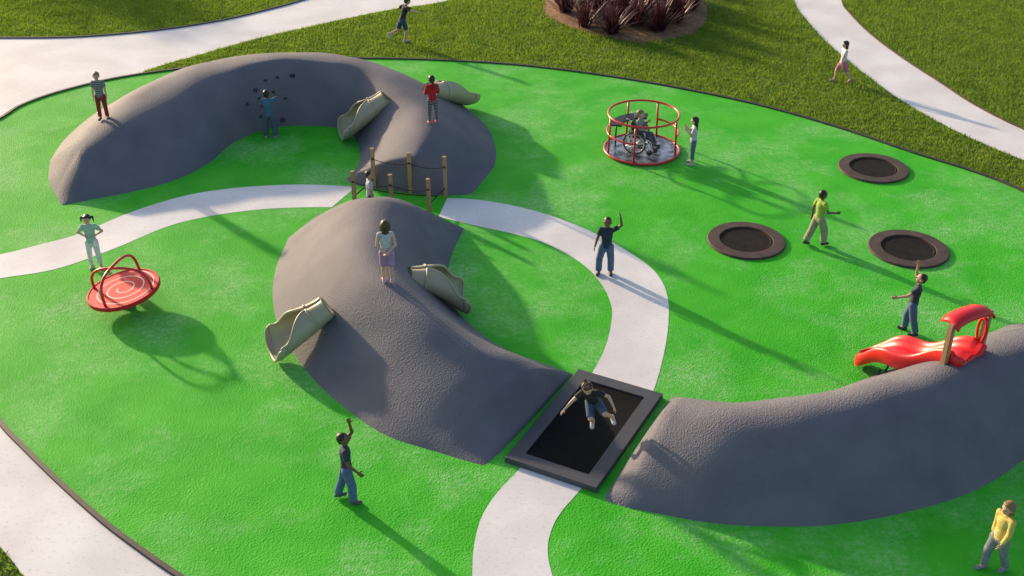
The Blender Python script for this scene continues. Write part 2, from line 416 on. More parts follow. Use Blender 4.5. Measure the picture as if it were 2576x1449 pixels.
me=bpy.data.meshes.new('grass'); nt=len(VV)//3
me.vertices.add(len(VV)); me.vertices.foreach_set('co',VV.ravel())
me.loops.add(nt*3); me.loops.foreach_set('vertex_index',np.arange(nt*3,dtype=np.int32))
me.polygons.add(nt); me.polygons.foreach_set('loop_start',np.arange(0,nt*3,3,dtype=np.int32)); me.polygons.foreach_set('loop_total',np.full(nt,3,np.int32))
me.update(); me.validate(); me.materials.append(M_BLADE)
gr=bpy.data.objects.new('grass',me); COL.objects.link(gr); gr['kind']='stuff'; gr['label']='short mown green lawn grass'; gr['category']='grass'
# ------------------------------------------------------------ flax plants
def flax_mesh(seed):
    rnd=random.Random(seed); V=[];F=[]
    for i in range(120):
        az=rnd.uniform(0,2*math.pi); el=math.radians(rnd.uniform(25,88)); L=rnd.uniform(.7,1.4); w=rnd.uniform(.020,.036)
        p=Vector((rnd.gauss(0,.07),rnd.gauss(0,.07),-.02)); side=Vector((-math.sin(az),math.cos(az),0)); b=len(V); ns=6; dr=rnd.uniform(.1,.9)
        for k in range(ns+1):
            s=k/ns; ww=w*(1-s**2.2)*(.6+.4*min(1,s*4))+.001
            V.append(p-side*ww); V.append(p+side*ww)
            e=el-s*s*dr; p=p+Vector((math.cos(az)*math.cos(e),math.sin(az)*math.cos(e),math.sin(e)))*(L/ns)
        for k in range(ns): F.append((b+2*k,b+2*k+1,b+2*k+3,b+2*k+2))
    return V,F
flax=[]
for s in range(4):
    V,F=flax_mesh(s+1); flax.append(mesh_obj('flax_plant',V,F,M_PHOR))
fp=[(1425,34),(1472,70),(1540,86),(1655,82),(1600,70),(1500,42),(1565,48),(1625,45),(1700,58),(1735,28),(1455,12),(1520,8),(1590,12),(1660,15),(1705,2),(1640,-25),(1560,-30),(1480,-28),(1700,-40)]
for i,(x,y) in enumerate(fp):
    src=flax[i%4]; ob=src if i<4 else src.copy()
    if i>=4: COL.objects.link(ob)
    ob.location=G(x,y)+Vector((0,0,.04)); ob.rotation_euler=(0,0,random.uniform(0,6)); s=random.uniform(.85,1.1); ob.scale=(s,s,s)
    tag(ob,'spiky dark red flax plant in bark mulch','plant','flax plants in the mulch bed')
# ------------------------------------------------------------ trees beyond the lawn
def tree(loc,seed,Ht):
    rnd=random.Random(seed)
    e=empty('broadleaf_tree',loc,0,'green broadleaf tree standing on the lawn','tree','trees around the lawn')
    V=[];F=[]; top=Vector((.2,.1,Ht*.55)); capsule(V,F,(0,0,-.1),top,.16,.09)
    tips=[]
    for i in range(9):
        a=rnd.uniform(0,6.28); s=top*rnd.uniform(.6,1); q=s+Vector((math.cos(a)*rnd.uniform(.6,1.4),math.sin(a)*rnd.uniform(.6,1.4),rnd.uniform(.5,1.8)))
        capsule(V,F,s,q,.06,.02,seg=6); tips.append(q)
    mesh_obj('trunk',V,F,M_BARK,e)
    V=[];F=[]
    for q in tips:
        for k in range(330):
            p=q+Vector((rnd.gauss(0,.42),rnd.gauss(0,.42),rnd.gauss(0,.38)))
            n=Vector((rnd.gauss(0,1),rnd.gauss(0,1),rnd.gauss(0,1))).normalized(); t=n.orthogonal().normalized(); c=n.cross(t); w=rnd.uniform(.04,.08); b=len(V)
            V+=[p-t*w,p-c*w*.6,p+t*w,p+c*w*.6]; F.append((b,b+1,b+2,b+3))
    mesh_obj('crown',V,F,M_LEAF,e,smooth=False)
tree((-24.5,48.5,0),3,5.0); tree((-20,46.5,0),5,4.2)
# ------------------------------------------------------------ people
PENDING=[]
def skins():
    return {'light':mat('skin_light',(0.58,0.36,0.27),.55,(0.54,0.33,0.24)),'tan':mat('skin_tan',(0.42,0.24,0.16),.55),'dark':mat('skin_dark',(0.16,0.075,0.042),.5,(0.13,0.06,0.034))}
SK=skins()
M_EYE=mat('eye_dark',(0.01,0.008,0.008),.2); M_LIP=mat('lip',(0.35,0.12,0.11),.5)
HAIRM={'black':mat('hair_black',(0.008,0.007,0.007),.45,(0.02,0.016,0.014),30,.4,60),'brown':mat('hair_brown',(0.045,0.022,0.012),.5,(0.08,0.042,0.022),30,.4,60),'blond':mat('hair_blond',(0.26,0.16,0.07),.5,(0.18,0.10,0.045),30,.4,60)}
CL={}
def cloth(c):
    if isinstance(c,bpy.types.Material): return c
    if c not in CL: CL[c]=mat('cloth_%d'%len(CL),c,.85,tuple(x*.75 for x in c),14,.35,45,bdist=.012)
    return CL[c]
DENIM=(0.085,0.135,0.26); NAVY=(0.02,0.032,0.06); WHITE=(0.62,0.64,0.68)
def V3(t): return Vector(t).normalized()
def person(label,loc,face,skin='light',hair='black',style='short',shirt=WHITE,sleeve='short',legs='trousers',legc=DENIM,shoe=(0.03,0.03,0.035),H=1.25,center='feet',baggy=1.0,spine=(0,0,1),headyaw=0,headpitch=0,**P):
    k=H/1.25
    D=dict(ua_r=(.16,0,-1),fa_r=(.06,.18,-1),ua_l=(-.16,0,-1),fa_l=(-.06,.18,-1),th_r=(.06,.03,-1),sh_r=(.02,-.04,-1),th_l=(-.06,.03,-1),sh_l=(-.02,-.04,-1),ft_r=(.15,1,0),ft_l=(-.15,1,0)); D.update(P)
    fy=Vector((face[0],face[1],0)).normalized(); yaw=math.atan2(-fy.x,fy.y)
    J={}; hip=Vector((0,0,0)); up=V3(spine); X=Vector((1,0,0)); X=(X-up*X.dot(up)).normalized(); Y=up.cross(X)
    for s,sg in (('r',1),('l',-1)):
        J['hip'+s]=hip+Vector((sg*.066,0,-.01)); J['kn'+s]=J['hip'+s]+V3(D['th_'+s])*.285; J['an'+s]=J['kn'+s]+V3(D['sh_'+s])*.27
        J['shd'+s]=hip+up*.355+X*sg*.118; J['el'+s]=J['shd'+s]+V3(D['ua_'+s])*.20; J['wr'+s]=J['el'+s]+V3(D['fa_'+s])*.175
    foot={}
    for s in 'rl':
        fd=V3(D['ft_'+s]); sd=Vector((1,0,0)); sd=(sd-fd*sd.dot(fd)).normalized(); n=sd.cross(fd); foot[s]=(fd,sd,n)
    low=min(min((J['an'+s]-foot[s][2]*.062+foot[s][0]*t).z for t in (-.045,.13)) for s in 'rl')
    mid=(J['anr']+J['anl'])/2
    off=Vector((-mid.x,-mid.y-.03,-low)) if center=='feet' else Vector((0,0,-low))
    for q in J: J[q]=J[q]+off
    hip=hip+off
    waist=hip+up*.11; chest=hip+up*.27; nb=hip+up*.385
    Rh=Matrix((X,Y,up)).transposed()@Matrix.Rotation(math.radians(headyaw),3,'Z')@Matrix.Rotation(math.radians(headpitch),3,'X')
    hc=nb+up*.045+Rh@Vector((0,.012,.085))
    e=empty('person',loc,yaw,label,'child')
    e.scale=(k,k,k)
    V=[];F=[]
    capsule(V,F,hip-up*.01,waist,.095,.083,X,.72,seg=16); capsule(V,F,waist,chest,.083,.102,X,.68,seg=16)
    capsule(V,F,chest,nb-up*.03,.102,.07,X,.62,seg=16); capsule(V,F,J['shdr'],J['shdl'],.036,.036)
    capsule(V,F,nb-up*.03,nb+up*.06,.034,.031)
    ellipsoid(V,F,hc+Rh@Vector((0,-.006,.012)),(.076,.088,.088),Rh); ellipsoid(V,F,hc+Rh@Vector((0,.02,-.04)),(.055,.06,.055),Rh)
    capsule(V,F,hc+Rh@Vector((0,.078,.012)),hc+Rh@Vector((0,.092,-.014)),.009,.013)
    for sg in (1,-1): ellipsoid(V,F,hc+Rh@Vector((sg*.077,-.004,-.005)),(.011,.018,.024),Rh,8,6)
    for s,sg in (('r',1),('l',-1)):
        capsule(V,F,J['shd'+s],J['el'+s],.038,.028); capsule(V,F,J['el'+s],J['wr'+s],.029,.019)
        capsule(V,F,J['hip'+s],J['kn'+s],.067,.044); capsule(V,F,J['kn'+s],J['an'+s],.046,.028)
        capsule(V,F,J['an'+s],J['an'+s]-foot[s][2]*.03+foot[s][0]*.06,.028,.026)
        hd=V3(D['fa_'+s]); w=J['wr'+s]; fwd=Vector((0,1,0)) if abs(hd.y)<.8 else Vector((0,0,1))
        ac=(fwd-hd*fwd.dot(hd)).normalized(); nn=hd.cross(ac)
        if nn.x*sg>0: nn=-nn
        capsule(V,F,w,w+hd*.048,.022,.029,ac,.5,seg=10)
        for i,(o_,L) in enumerate(((.024,.048),(.008,.056),(-.008,.052),(-.023,.042))):
            b0=w+hd*.055+ac*o_; m1=b0+(hd+nn*.15+ac*o_*4).normalized()*L*.55; m2=m1+(hd+nn*.7+ac*o_*4).normalized()*L*.5
            capsule(V,F,b0-hd*.015,m1,.0078,.0074,seg=6); capsule(V,F,m1,m2,.0074,.0062,seg=6)
        t0=w+hd*.018+ac*.022; t1=t0+(hd*.6+ac+nn*.3).normalized()*.03; t2=t1+(hd+ac*.4+nn*.3).normalized()*.024
        capsule(V,F,t0,t1,.0095,.009,seg=6); capsule(V,F,t1,t2,.009,.007,seg=6)
    PENDING.append((mesh_obj('body',V,F,SK[skin],e),.0068,2))
    for sg in (1,-1):
        V=[];F=[]; ellipsoid(V,F,hc+Rh@Vector((sg*.028,.0765,.008)),(.0105,.006,.0085),Rh,8,6); mesh_obj('eye',V,F,M_EYE,e)
    V=[];F=[]; ellipsoid(V,F,hc+Rh@Vector((0,.0775,-.046)),(.018,.006,.006),Rh,8,6); mesh_obj('mouth',V,F,M_LIP,e)
    V=[];F=[]; q=lambda x,y,z: hc+Rh@Vector((x,y,z))
    th=.0 if style!='crop' else -.006
    ellipsoid(V,F,q(0,-.018,.03),(.083+th,.090+th,.085+th),Rh); ellipsoid(V,F,q(0,-.045,-.005),(.072+th,.058+th,.07),Rh)
    if style!='crop': ellipsoid(V,F,q(0,.035,.075),(.06,.045,.03),Rh)
    if style=='tousled':
        for i in range(9):
            a=i*.7; capsule(V,F,q(.05*math.cos(a),.05*math.sin(a)-.01,.09),q(.085*math.cos(a+.4),.09*math.sin(a+.4),.1+.02*math.sin(i*3)),.025,.008,seg=6)
    if style in('bob','long'):
        zb=-.09 if style=='bob' else -.2
        for sg in (1,-1): capsule(V,F,q(sg*.07,-.015,.02),q(sg*.068,-.02,-.075),.028,.024)
        capsule(V,F,q(0,-.055,.0),q(0,-.062,zb),.075,.066,Rh@Vector((1,0,0)),.5)
    if style=='pig':
        for sg in (1,-1): capsule(V,F,q(sg*.07,-.03,.045),q(sg*.115,-.035,.04),.02,.024); capsule(V,F,q(sg*.115,-.035,.04),q(sg*.125,-.02,-.07),.026,.009)
    if style=='braid':
        p0=q(0,-.085,.02)
        for i in range(6):
            p1=p0+Rh@Vector((.006*(-1)**i,-.008 if i<2 else 0,-.035)); capsule(V,F,p0,p1,.02,.015,seg=8); p0=p1
    PENDING.append((mesh_obj('hair',V,F,HAIRM[hair],e),.009,2))
    V=[];F=[]
    capsule(V,F,hip-up*.025,waist,.112,.100,X,.78,(False,True),16); capsule(V,F,waist,chest,.100,.117,X,.72,seg=16)
    capsule(V,F,chest,nb-up*.035,.117,.076,X,.66,seg=16); capsule(V,F,J['shdr']-X*.01,J['shdl']+X*.01,.047,.047)
    for s in 'rl':
        if sleeve=='short':
            d=V3(D['ua_'+s]); capsule(V,F,J['shd'+s],J['shd'+s]+d*.125,.049,.051,caps=(True,False))
        elif sleeve=='long':
            capsule(V,F,J['shd'+s],J['el'+s],.049,.042); capsule(V,F,J['el'+s],J['wr'+s]-V3(D['fa_'+s])*.01,.042,.034,caps=(True,False))
    sh=mesh_obj('shirt',V,F,cloth(shirt),e); PENDING.append((sh,.011,3))
    V=[];F=[]
    capsule(V,F,hip+up*.035,hip-up*.02,.101,.104,X,.78,seg=16)
    if legs in('trousers','leggings','shorts','calf'):
        bg=.0 if legs=='leggings' else .014*baggy
        for s in 'rl':
            a,b,c=J['hip'+s],J['kn'+s],J['an'+s]
            if legs=='shorts': capsule(V,F,a,a+(b-a)*.93,.073,.066,caps=(True,False))
            else:
                capsule(V,F,a,b,.071+bg*.5,.05+bg)
                end={'trousers':.93,'leggings':.95,'calf':.62}[legs]
                capsule(V,F,b,b+(c-b)*end,.05+bg,(.034 if legs=='leggings' else .046+bg),caps=(True,False))
    elif legs=='skirt':
        capsule(V,F,hip-Vector((0,0,.0)),hip-Vector((0,0,.17)),.105,.135,X,.85,(True,False),18)
    PENDING.append((mesh_obj({'leggings':'leggings','skirt':'skirt','shorts':'shorts'}.get(legs,'trousers'),V,F,cloth(legc),e),.011,3))
    for s in 'rl':
        V=[];F=[]; fd,sd,n=foot[s]; a=J['an'+s]
        capsule(V,F,a-n*.032-fd*.022,a-n*.038+fd*.10,.036,.034,sd,.85,seg=12); capsule(V,F,a-n*.005-fd*.006,a-n*.04+fd*.03,.036,.034,sd,1,seg=12)
        V=[ (v-n*((v-a).dot(n)+.062)) if (v-a).dot(n)<-.062 else v for v in V]
        mesh_obj('shoe',V,F,cloth(shoe),e)
    return e
def pspot(x,y): return spot(x,y)[0]
RED_TR=(0.28,0.02,0.03)
person('boy in grey striped t-shirt and dark red trousers',pspot(262,300),(.15,-1),'light','blond','short',stripe_mat('striped_jersey',(0.07,0.08,0.10),(0.35,0.36,0.38),22),'short','trousers',RED_TR,(0.05,.05,.06),baggy=.3,H=1.2)
person('boy in blue t-shirt and jeans reaching up at climbing holds',pspot(683,346),(.1,1),'dark','black','crop',(0.06,0.15,0.25),'short','trousers',(0.075,0.10,0.15),(0.35,.35,.38),H=1.3,baggy=1.5,ua_r=(.35,.6,.1),fa_r=(-.3,.3,.9),ua_l=(-.3,.2,-1),fa_l=(-.1,.9,-.1),th_r=(.16,.05,-1),th_l=(-.16,0,-1))
person('girl in red top, striped leggings and pink shoes',pspot(1089,309),(-.35,.9),'tan','black','braid',(0.45,0.012,0.018),'long','leggings',stripe_mat('striped_leggings',(0.02,0.02,0.022),(0.30,0.30,0.32),24),(0.6,.12,.22),H=1.2,ua_r=(.2,.25,-1),fa_r=(-.2,.9,-.2),ua_l=(-.2,.25,-1),fa_l=(.2,.9,-.2))
person('boy in black t-shirt and navy shorts running on the lawn',pspot(1003,106),(.75,.45),'light','black','short',(0.02,0.02,0.022),'short','shorts',(0.04,0.07,0.14),(0.5,.5,.52),H=1.4,spine=(0,.35,1),ua_r=(1,.35,-.25),fa_r=(1,.5,0),ua_l=(-.6,-.5,-.45),fa_l=(-.5,.5,-.2),th_r=(.05,.25,-1),sh_r=(0,-.2,-1),th_l=(-.05,-.35,-1),sh_l=(0,-1,-.35),ft_l=(0,.35,-1))
person('girl in white t-shirt and pink shorts walking on lawn',pspot(2116,206),(-.95,-.1),'light','black','bob',(0.62,.62,.65),'short','shorts',(0.55,.16,.32),(0.45,.25,.3),H=1.22,ua_r=(.15,-.5,-1),ua_l=(-.15,.45,-1),th_r=(.05,.5,-1),sh_r=(0,.1,-1),th_l=(-.05,-.4,-1),sh_l=(0,-.75,-1),ft_l=(0,1,-.5))
person('girl with long dark hair, white t-shirt, denim trousers',pspot(1737,412),(-1,.1),'light','black','long',(0.50,.50,.60),'short','calf',(0.10,.15,.24),(0.6,.5,.52),H=1.22,baggy=.4,ua_r=(.15,.3,-.9),fa_r=(-.25,.75,.9),ua_l=(-.15,.3,-.9),fa_l=(.25,.75,.9))
person('boy in lime t-shirt and khaki trousers walking',pspot(2050,616),(.8,.35),'dark','black','crop',(0.30,0.44,0.07),'short','trousers',(0.33,.30,.20),(0.05,.05,.05),H=1.3,baggy=1.8,ua_r=(.2,.35,-1),fa_r=(.2,.9,-.1),ua_l=(-.25,-.3,-1),fa_l=(-.1,.1,-1),th_r=(.05,.4,-1),sh_r=(0,.05,-1),th_l=(-.05,-.3,-1),sh_l=(0,-.5,-1),ft_l=(0,1,-.3))
person('boy in navy t-shirt and jeans waving one raised arm',pspot(1520,690),(-.15,-1),'dark','black','crop',NAVY,'short','trousers',DENIM,(0.06,.06,.07),H=1.3,baggy=1.3,ua_l=(-.6,.1,.5),fa_l=(.15,.1,1),ua_r=(.3,.05,-1),fa_r=(.25,.2,-1),th_r=(.22,.08,-1),th_l=(-.1,-.05,-1))
person('boy in dark t-shirt and jeans raising arm beside slide',pspot(2283,836),(-.75,.3),'tan','black','crop',(0.03,0.04,0.06),'short','trousers',DENIM,(0.05,.06,.09),H=1.3,spine=(0,-.08,1),headpitch=12,baggy=1.2,ua_r=(.25,.35,.8),fa_r=(-.2,0,1),ua_l=(-.4,.7,-.6),fa_l=(-.1,1,-.35),th_r=(.06,.25,-1),sh_r=(0,.0,-1),th_l=(-.06,-.2,-1),sh_l=(0,-.3,-1))
person('boy in navy t-shirt and jeans with one arm raised',pspot(875,1258),(.85,.15),'dark','black','crop',(0.03,0.045,0.075),'short','trousers',(0.09,.15,.30),(0.10,.11,.14),H=1.3,headpitch=10,baggy=1.3,ua_l=(-.15,.5,.6),fa_l=(.1,-.15,1),ua_r=(.3,.15,-1),fa_r=(.2,.7,-.65),th_r=(.08,.2,-1),sh_r=(0,0,-1),th_l=(-.08,-.25,-1),sh_l=(0,-.35,-1))
person('child in yellow sweater and grey trousers walking',pspot(2495,1432),(-.95,-.4),'light','blond','bob',(0.62,.50,.14),'long','trousers',(0.22,.24,.28),(0.25,.25,.30),H=1.27,baggy=.8,ua_r=(.15,-.15,-1),fa_r=(-.1,.25,-1),ua_l=(-.15,.15,-1),fa_l=(.1,.5,-1),th_r=(.05,.3,-1),sh_r=(0,.0,-1),th_l=(-.05,-.2,-1),sh_l=(0,-.4,-1))
person('girl in mint t-shirt and white trousers, hands on hips',pspot(243,674),(.12,-1),'light','black','pig',(0.36,.58,.46),'short','trousers',(0.82,.74,.82),(0.6,.45,.48),H=1.22,baggy=.4,ua_r=(.65,-.25,-.8),fa_r=(-.8,.4,-.35),ua_l=(-.65,-.25,-.8),fa_l=(.8,.4,-.35))
person('girl in white top and purple shorts, hands behind back',pspot(977,708),(-.1,1),'light','brown','bob',(0.5,.52,.58),'none','shorts',(0.42,.24,.46),(0.6,.42,.5),H=1.25,ua_r=(.25,-.35,-1),fa_r=(-.75,-.35,-.6),ua_l=(-.25,-.35,-1),fa_l=(.75,-.35,-.6),th_r=(.0,0,-1),th_l=(.0,.1,-1))
person('boy in pale t-shirt standing between rope posts',G(938,551),(.8,.2),'tan','black','crop',(0.42,.46,.52),'short','trousers',(0.07,.09,.14),H=1.18)
jb=G(1514,1078,.22)
person('boy in black t-shirt and denim shorts jumping above trampoline',jb,(-.1,-1),'light','brown','tousled',(0.022,0.022,0.026),'short','shorts',(0.05,.09,.17),(0.65,.65,.67),H=1.28,spine=(.22,.6,1),headpitch=5,ua_r=(.8,.5,-.6),fa_r=(.8,.7,-.7),ua_l=(-.9,.0,-.35),fa_l=(-.5,.3,-.9),th_r=(-.15,.9,-.6),sh_r=(-.1,-.8,-.75),ft_r=(0,1,-.45),th_l=(-.5,1,-.15),sh_l=(-.4,-.6,-.6),ft_l=(-.3,.8,-.3))
# ------------------------------------------------------------ round trampolines
def tramp(x,y,first=None):
    e=empty('round_trampoline',G(x,y),0,'round ground trampoline with brown rubber rim','trampoline','round trampolines in the green surface')
    if first:
        for c in first.children:
            d=c.copy(); d.parent=e; COL.objects.link(d)
        return e
    V=[];F=[]; lathe(V,F,[(.83,-.01),(.82,.035),(.805,.045),(.575,.05),(.56,.045),(.555,.01)],96); mesh_obj('rim',V,F,M_BROWN,e,smooth=False)
    V=[];F=[]; lathe(V,F,[(.556,.018),(.535,.034),(.515,.034),(.50,.022),(.3,.020),(.01,.018)],96,True); mesh_obj('jumping_mat',V,F,M_MATB,e,smooth=False)
    return e
t1=tramp(2197,424); tramp(1877,606,t1); tramp(2285,627,t1)
# ------------------------------------------------------------ rectangular trampoline
ctr=Vector((1.235,15.44,0)); ax=Vector((.465,.885,0)).normalized(); yaw=math.atan2(-ax.x,ax.y)
e=empty('rectangular_trampoline',ctr,yaw,'rectangular black trampoline with dark rubber frame','trampoline')
V=[];F=[]
hx,hy,w=.80,1.39,.25
O=[(-hx,-hy),(hx,-hy),(hx,hy),(-hx,hy)]; I=[(-hx+w,-hy+w),(hx-w,-hy+w),(hx-w,hy-w),(-hx+w,hy-w)]
for pts,zz in ((O,-.01),([(a*.992,b*.996) for a,b in O],.095),([(a*.985,b*.992) for a,b in O],.10),([(a*1.012,b*1.006) for a,b in I],.10),(I,.06)):
    V+=[Vector((a,b,zz)) for a,b in pts]
for r_ in range(4):
    for k in range(4): F.append((r_*4+k,r_*4+(k+1)%4,(r_+1)*4+(k+1)%4,(r_+1)*4+k))
o=mesh_obj('frame',V,F,M_FRAME,e,smooth=False)
V=[];F=[]
nx,ny=10,18
for i in range(nx+1):
    for j in range(ny+1):
        a=i/nx*2-1;b=j/ny*2-1; V.append(Vector((a*(hx-w),b*(hy-w),.075-.03*(1-a*a)*(1-b*b))))
for i in range(nx):
    for j in range(ny): F.append((i*(ny+1)+j,(i+1)*(ny+1)+j,(i+1)*(ny+1)+j+1,i*(ny+1)+j+1))
mesh_obj('jumping_mat',V,F,M_MAT,e)
# ------------------------------------------------------------ beige scoop slides
def scoop(top,bot,label):
    top=Vector(top); bot=Vector(bot); h=Vector((bot.x-top.x,bot.y-top.y,0)); hn=h.normalized()
    L0=h.length; ext=.28; L=L0+ext; st=Vector((top.x,top.y,0))-hn*ext
    yaw=math.atan2(-h.x,h.y)
    e=empty('tube_slide',st,yaw,label,'slide','beige half-tube slides on the mounds')
    n=48;m=32; V=[];F=[]; rim0=[];rim1=[];mid=[]
    S=lambda s,a,b: (lambda t: t*t*(3-2*t))(min(1,max(0,(s-a)/(b-a))))
    # smooth chute line just above the mound flank
    zs=top.z*1.05
    def zl(s): return zs*(1-s)**1.15+.035
    lift=0
    for i in range(n+1):
        s=i/n
        if s<.45: continue
        q=st+hn*(L*s); lift=max(lift,(height(q.x,q.y)-.04-zl(s))/max(.25,math.sin(math.pi*min(1,s))))
    lift=min(lift,.25)
    zb=[zl(i/n)+max(0,lift)*math.sin(math.pi*i/n)+.05*S(i/n,.85,1)**2 for i in range(n+1)]
    for i in range(n+1):
        s=i/n
        A=math.radians(174-78*S(s,.20,.74)-4*S(s,.8,1)); R=.235+.10*S(s,0,.55)+.085*S(s,.55,1)
        ia,ib=max(0,i-1),min(n,i+1); tg=Vector((0,(ib-ia)*L/n,zb[ib]-zb[ia])).normalized(); up=Vector((0,-tg.z,tg.y))
        c0=Vector((0,L*s,zb[i]))
        for k in range(m+1):
            ph=-A+2*A*k/m; c1=(1-math.cos(ph))
            V.append(c0+Vector((R*math.sin(ph)*1.08,0,0))+up*(R*c1*.82)-tg*(.10*c1*c1*S(s,.6,1)))
        rim0.append(V[-m-1].copy()); rim1.append(V[-1].copy()); mid.append(V[-m-1+m//2]+up*.013)
    for i in range(n):
        for k in range(m): F.append((i*(m+1)+k,i*(m+1)+k+1,(i+1)*(m+1)+k+1,(i+1)*(m+1)+k))
    F.append(tuple(range(m+1)))
    exitrim=[V[n*(m+1)+k].copy() for k in range(m+1)]
    ob=mesh_obj('trough',V,F,M_BEIGE,e); md=ob.modifiers.new('s','SOLIDIFY'); md.thickness=.022; md.offset=0
    i0=11
    path=rim0[i0:]+exitrim[1:-1]+rim1[i0:][::-1]
    for _ in range(2): path=[path[0]]+[(path[i-1]+path[i]*2+path[i+1])/4 for i in range(1,len(path)-1)]+[path[-1]]
    V2=[];F2=[]; tube(V2,F2,path,.026,seg=10); mesh_obj('rim',V2,F2,M_BEIGE,e)
    V2=[];F2=[]; si=11
    row=[V[si*(m+1)+k].copy() for k in range(m+1)]
    c=sum(row,Vector())/len(row)
    row=[c+(p-c)*1.05 for p in row]
    tube(V2,F2,row,.022,seg=8); mesh_obj('collar',V2,F2,M_BEIGE,e)
    V2=[];F2=[]; tube(V2,F2,[p for p in mid[18:40]],.007,seg=5); mesh_obj('seam',V2,F2,M_SEAM,e)
    return e
scoop(G(955,268,.80),G(860,354),'beige half-tube slide on the curved grey mound')
scoop(G(1096,243,.75),G(1172,267),'beige half-tube slide beside girl in red')
scoop(G(1062,724,.62),G(1164,784),'beige half-tube slide on steep side of mound')
scoop(G(802,802,.64),G(686,906),'beige half-tube slide with wide scooped exit')
# ------------------------------------------------------------ climbing holds
holds=[(736,190,6),(698,194,3),(668,202,3),(643,226,6),(653,247,3),(718,247,3),(622,262,3),(658,292,4),(711,301,6),(690,231,5)]
for x,y,n in holds:
    p,nn=spot(x,y); V=[];F=[]
    r=.065 if n==6 else .055; off=random.uniform(0,6)
    for z,s in ((-.03,1),(.015,1),(.04,.65)):
        for k in range(n*2):
            a=math.pi*k/n+off; rr=r*s*(1 if k%2==0 else .86 if n>3 else .54); V.append(Vector((rr*math.cos(a)*1.1,rr*math.sin(a)*.85,z)))
    N2=2*n
    for i in range(2):
        for k in range(N2): F.append((i*N2+k,i*N2+(k+1)%N2,(i+1)*N2+(k+1)%N2,(i+1)*N2+k))
    F.append(tuple(2*N2+k for k in range(N2))); F.append(tuple(reversed(range(N2))))
    ob=mesh_obj('climbing_hold',V,F,M_BLACK,smooth=False); ob.location=p; ob.rotation_euler=nn.to_track_quat('Z','Y').to_euler()
    tag(ob,'%s black climbing hold on grey rubber mound'%{3:'triangular',4:'square',5:'small rounded',6:'faceted'}[n],'climbing hold','climbing holds on the mound')
# ------------------------------------------------------------ rope posts
near=[G(893,515),G(986,524),G(1080,535)]; far=[G(942,472),G(1033,484),G(1121,494)]
c=(near[1]+far[1])/2; e=empty('rope_walk',c,0,'rope walk with six timber posts and black ropes','playground equipment')
for row,hgt in ((near,.84),(far,1.0)):
    tops=[]
    for p in row:
        q=p-c; V=[];F=[]; zb=-.1; box(V,F,(q.x,q.y,(hgt+zb)/2),(.045,.045,(hgt-zb)/2),bev=.01); mesh_obj('post',V,F,M_WOOD,e,smooth=False); tops.append(Vector((q.x,q.y,hgt)))
    for a,b in ((tops[0],tops[1]),(tops[1],tops[2])):
        V=[];F=[]
        pts=[a.lerp(b,t/12)+Vector((0,-.057,-.24-.07*(1-(2*t/12-1)**2))) for t in range(13)]; tube(V,F,pts,.010,seg=6)
        ellipsoid(V,F,pts[0],(.026,.026,.026),seg=8,rings=5); ellipsoid(V,F,pts[-1],(.026,.026,.026),seg=8,rings=5)
        mesh_obj('rope',V,F,M_ROPE,e)
V=[];F=[]
ml=(near[0]+far[0])/2-c; mr=(near[2]+far[2])/2-c
pts=[ml.lerp(mr,t/12)+Vector((0,0,.22-.05*(1-(2*t/12-1)**2))) for t in range(13)]; tube(V,F,pts,.016,seg=8)
for r_ in (0,2): tube(V,F,[near[r_]-c+Vector((0,0,.22)),far[r_]-c+Vector((0,0,.22))],.016,seg=8)
mesh_obj('foot_rope',V,F,M_ROPE,e)
# ------------------------------------------------------------ tilted spinner
SZ=.36
p=G(311,728,SZ); e=empty('spinner',(p.x,p.y,0),0,'tilted red spinner disc with white spiral and hoops','playground equipment')
V=[];F=[]; lathe(V,F,[(.13,-.02),(.12,.03),(.07,.06),(.06,SZ-.1),(.2,SZ-.04)],24); mesh_obj('base',V,F,M_DKSTEEL,e)
Rt=Matrix.Rotation(math.radians(-8),4,'Y')@Matrix.Rotation(math.radians(2),4,'X')
V=[];F=[]; lathe(V,F,[(.05,-.09),(.45,-.085),(.66,-.06),(.70,-.04),(.705,.0),(.70,.03),(.69,.04),(.665,.04),(.66,.03),(.005,.03)],96,True)
d=mesh_obj('disc',V,F,spiral_mat(),e,smooth=False); d.location=(0,0,SZ); d.rotation_euler=Rt.to_euler()
for ang,hh in ((168,.46),(-106,.54)):
    a=math.radians(ang); V=[];F=[]; pts=[]
    for i in range(29):
        t=math.pi*i/28; cc_=math.copysign(abs(math.cos(t))**.7,math.cos(t)); pts.append(Vector((math.cos(a)*.62*cc_,math.sin(a)*.62*cc_,.03+hh*math.sin(t)**.6)))
    tube(V,F,pts,.028,seg=10); h=mesh_obj('hoop_handle',V,F,M_RED,e); h.location=(0,0,SZ); h.rotation_euler=Rt.to_euler()
# ------------------------------------------------------------ wheelchair carousel
cp=G(1614,374,.04); cp.z=0; e=empty('carousel',cp,0,'red railed wheelchair-accessible carousel with dark metal floor','playground equipment')
V=[];F=[]; lathe(V,F,[(.90,-.01),(.90,.045),(.88,.05),(.01,.05)],64,True); mesh_obj('floor',V,F,M_PLATE,e,smooth=False)
def arc(r,z,a0,a1,n=48): return [Vector((r*math.cos(math.radians(a0+(a1-a0)*i/n)),r*math.sin(math.radians(a0+(a1-a0)*i/n)),z)) for i in range(n+1)]
V=[];F=[]; tube(V,F,arc(.92,.045,0,360)[:-1],.03,True,10); mesh_obj('base_ring',V,F,M_RED,e)
V=[];F=[]; tube(V,F,arc(.86,.97,0,360)[:-1],.027,True,10); mesh_obj('top_rail',V,F,M_RED,e)
for a0,a1 in ((110,252),(-30,60)):
    V=[];F=[]; tube(V,F,arc(.87,.52,a0,a1),.025,seg=10); mesh_obj('middle_rail',V,F,M_RED,e)
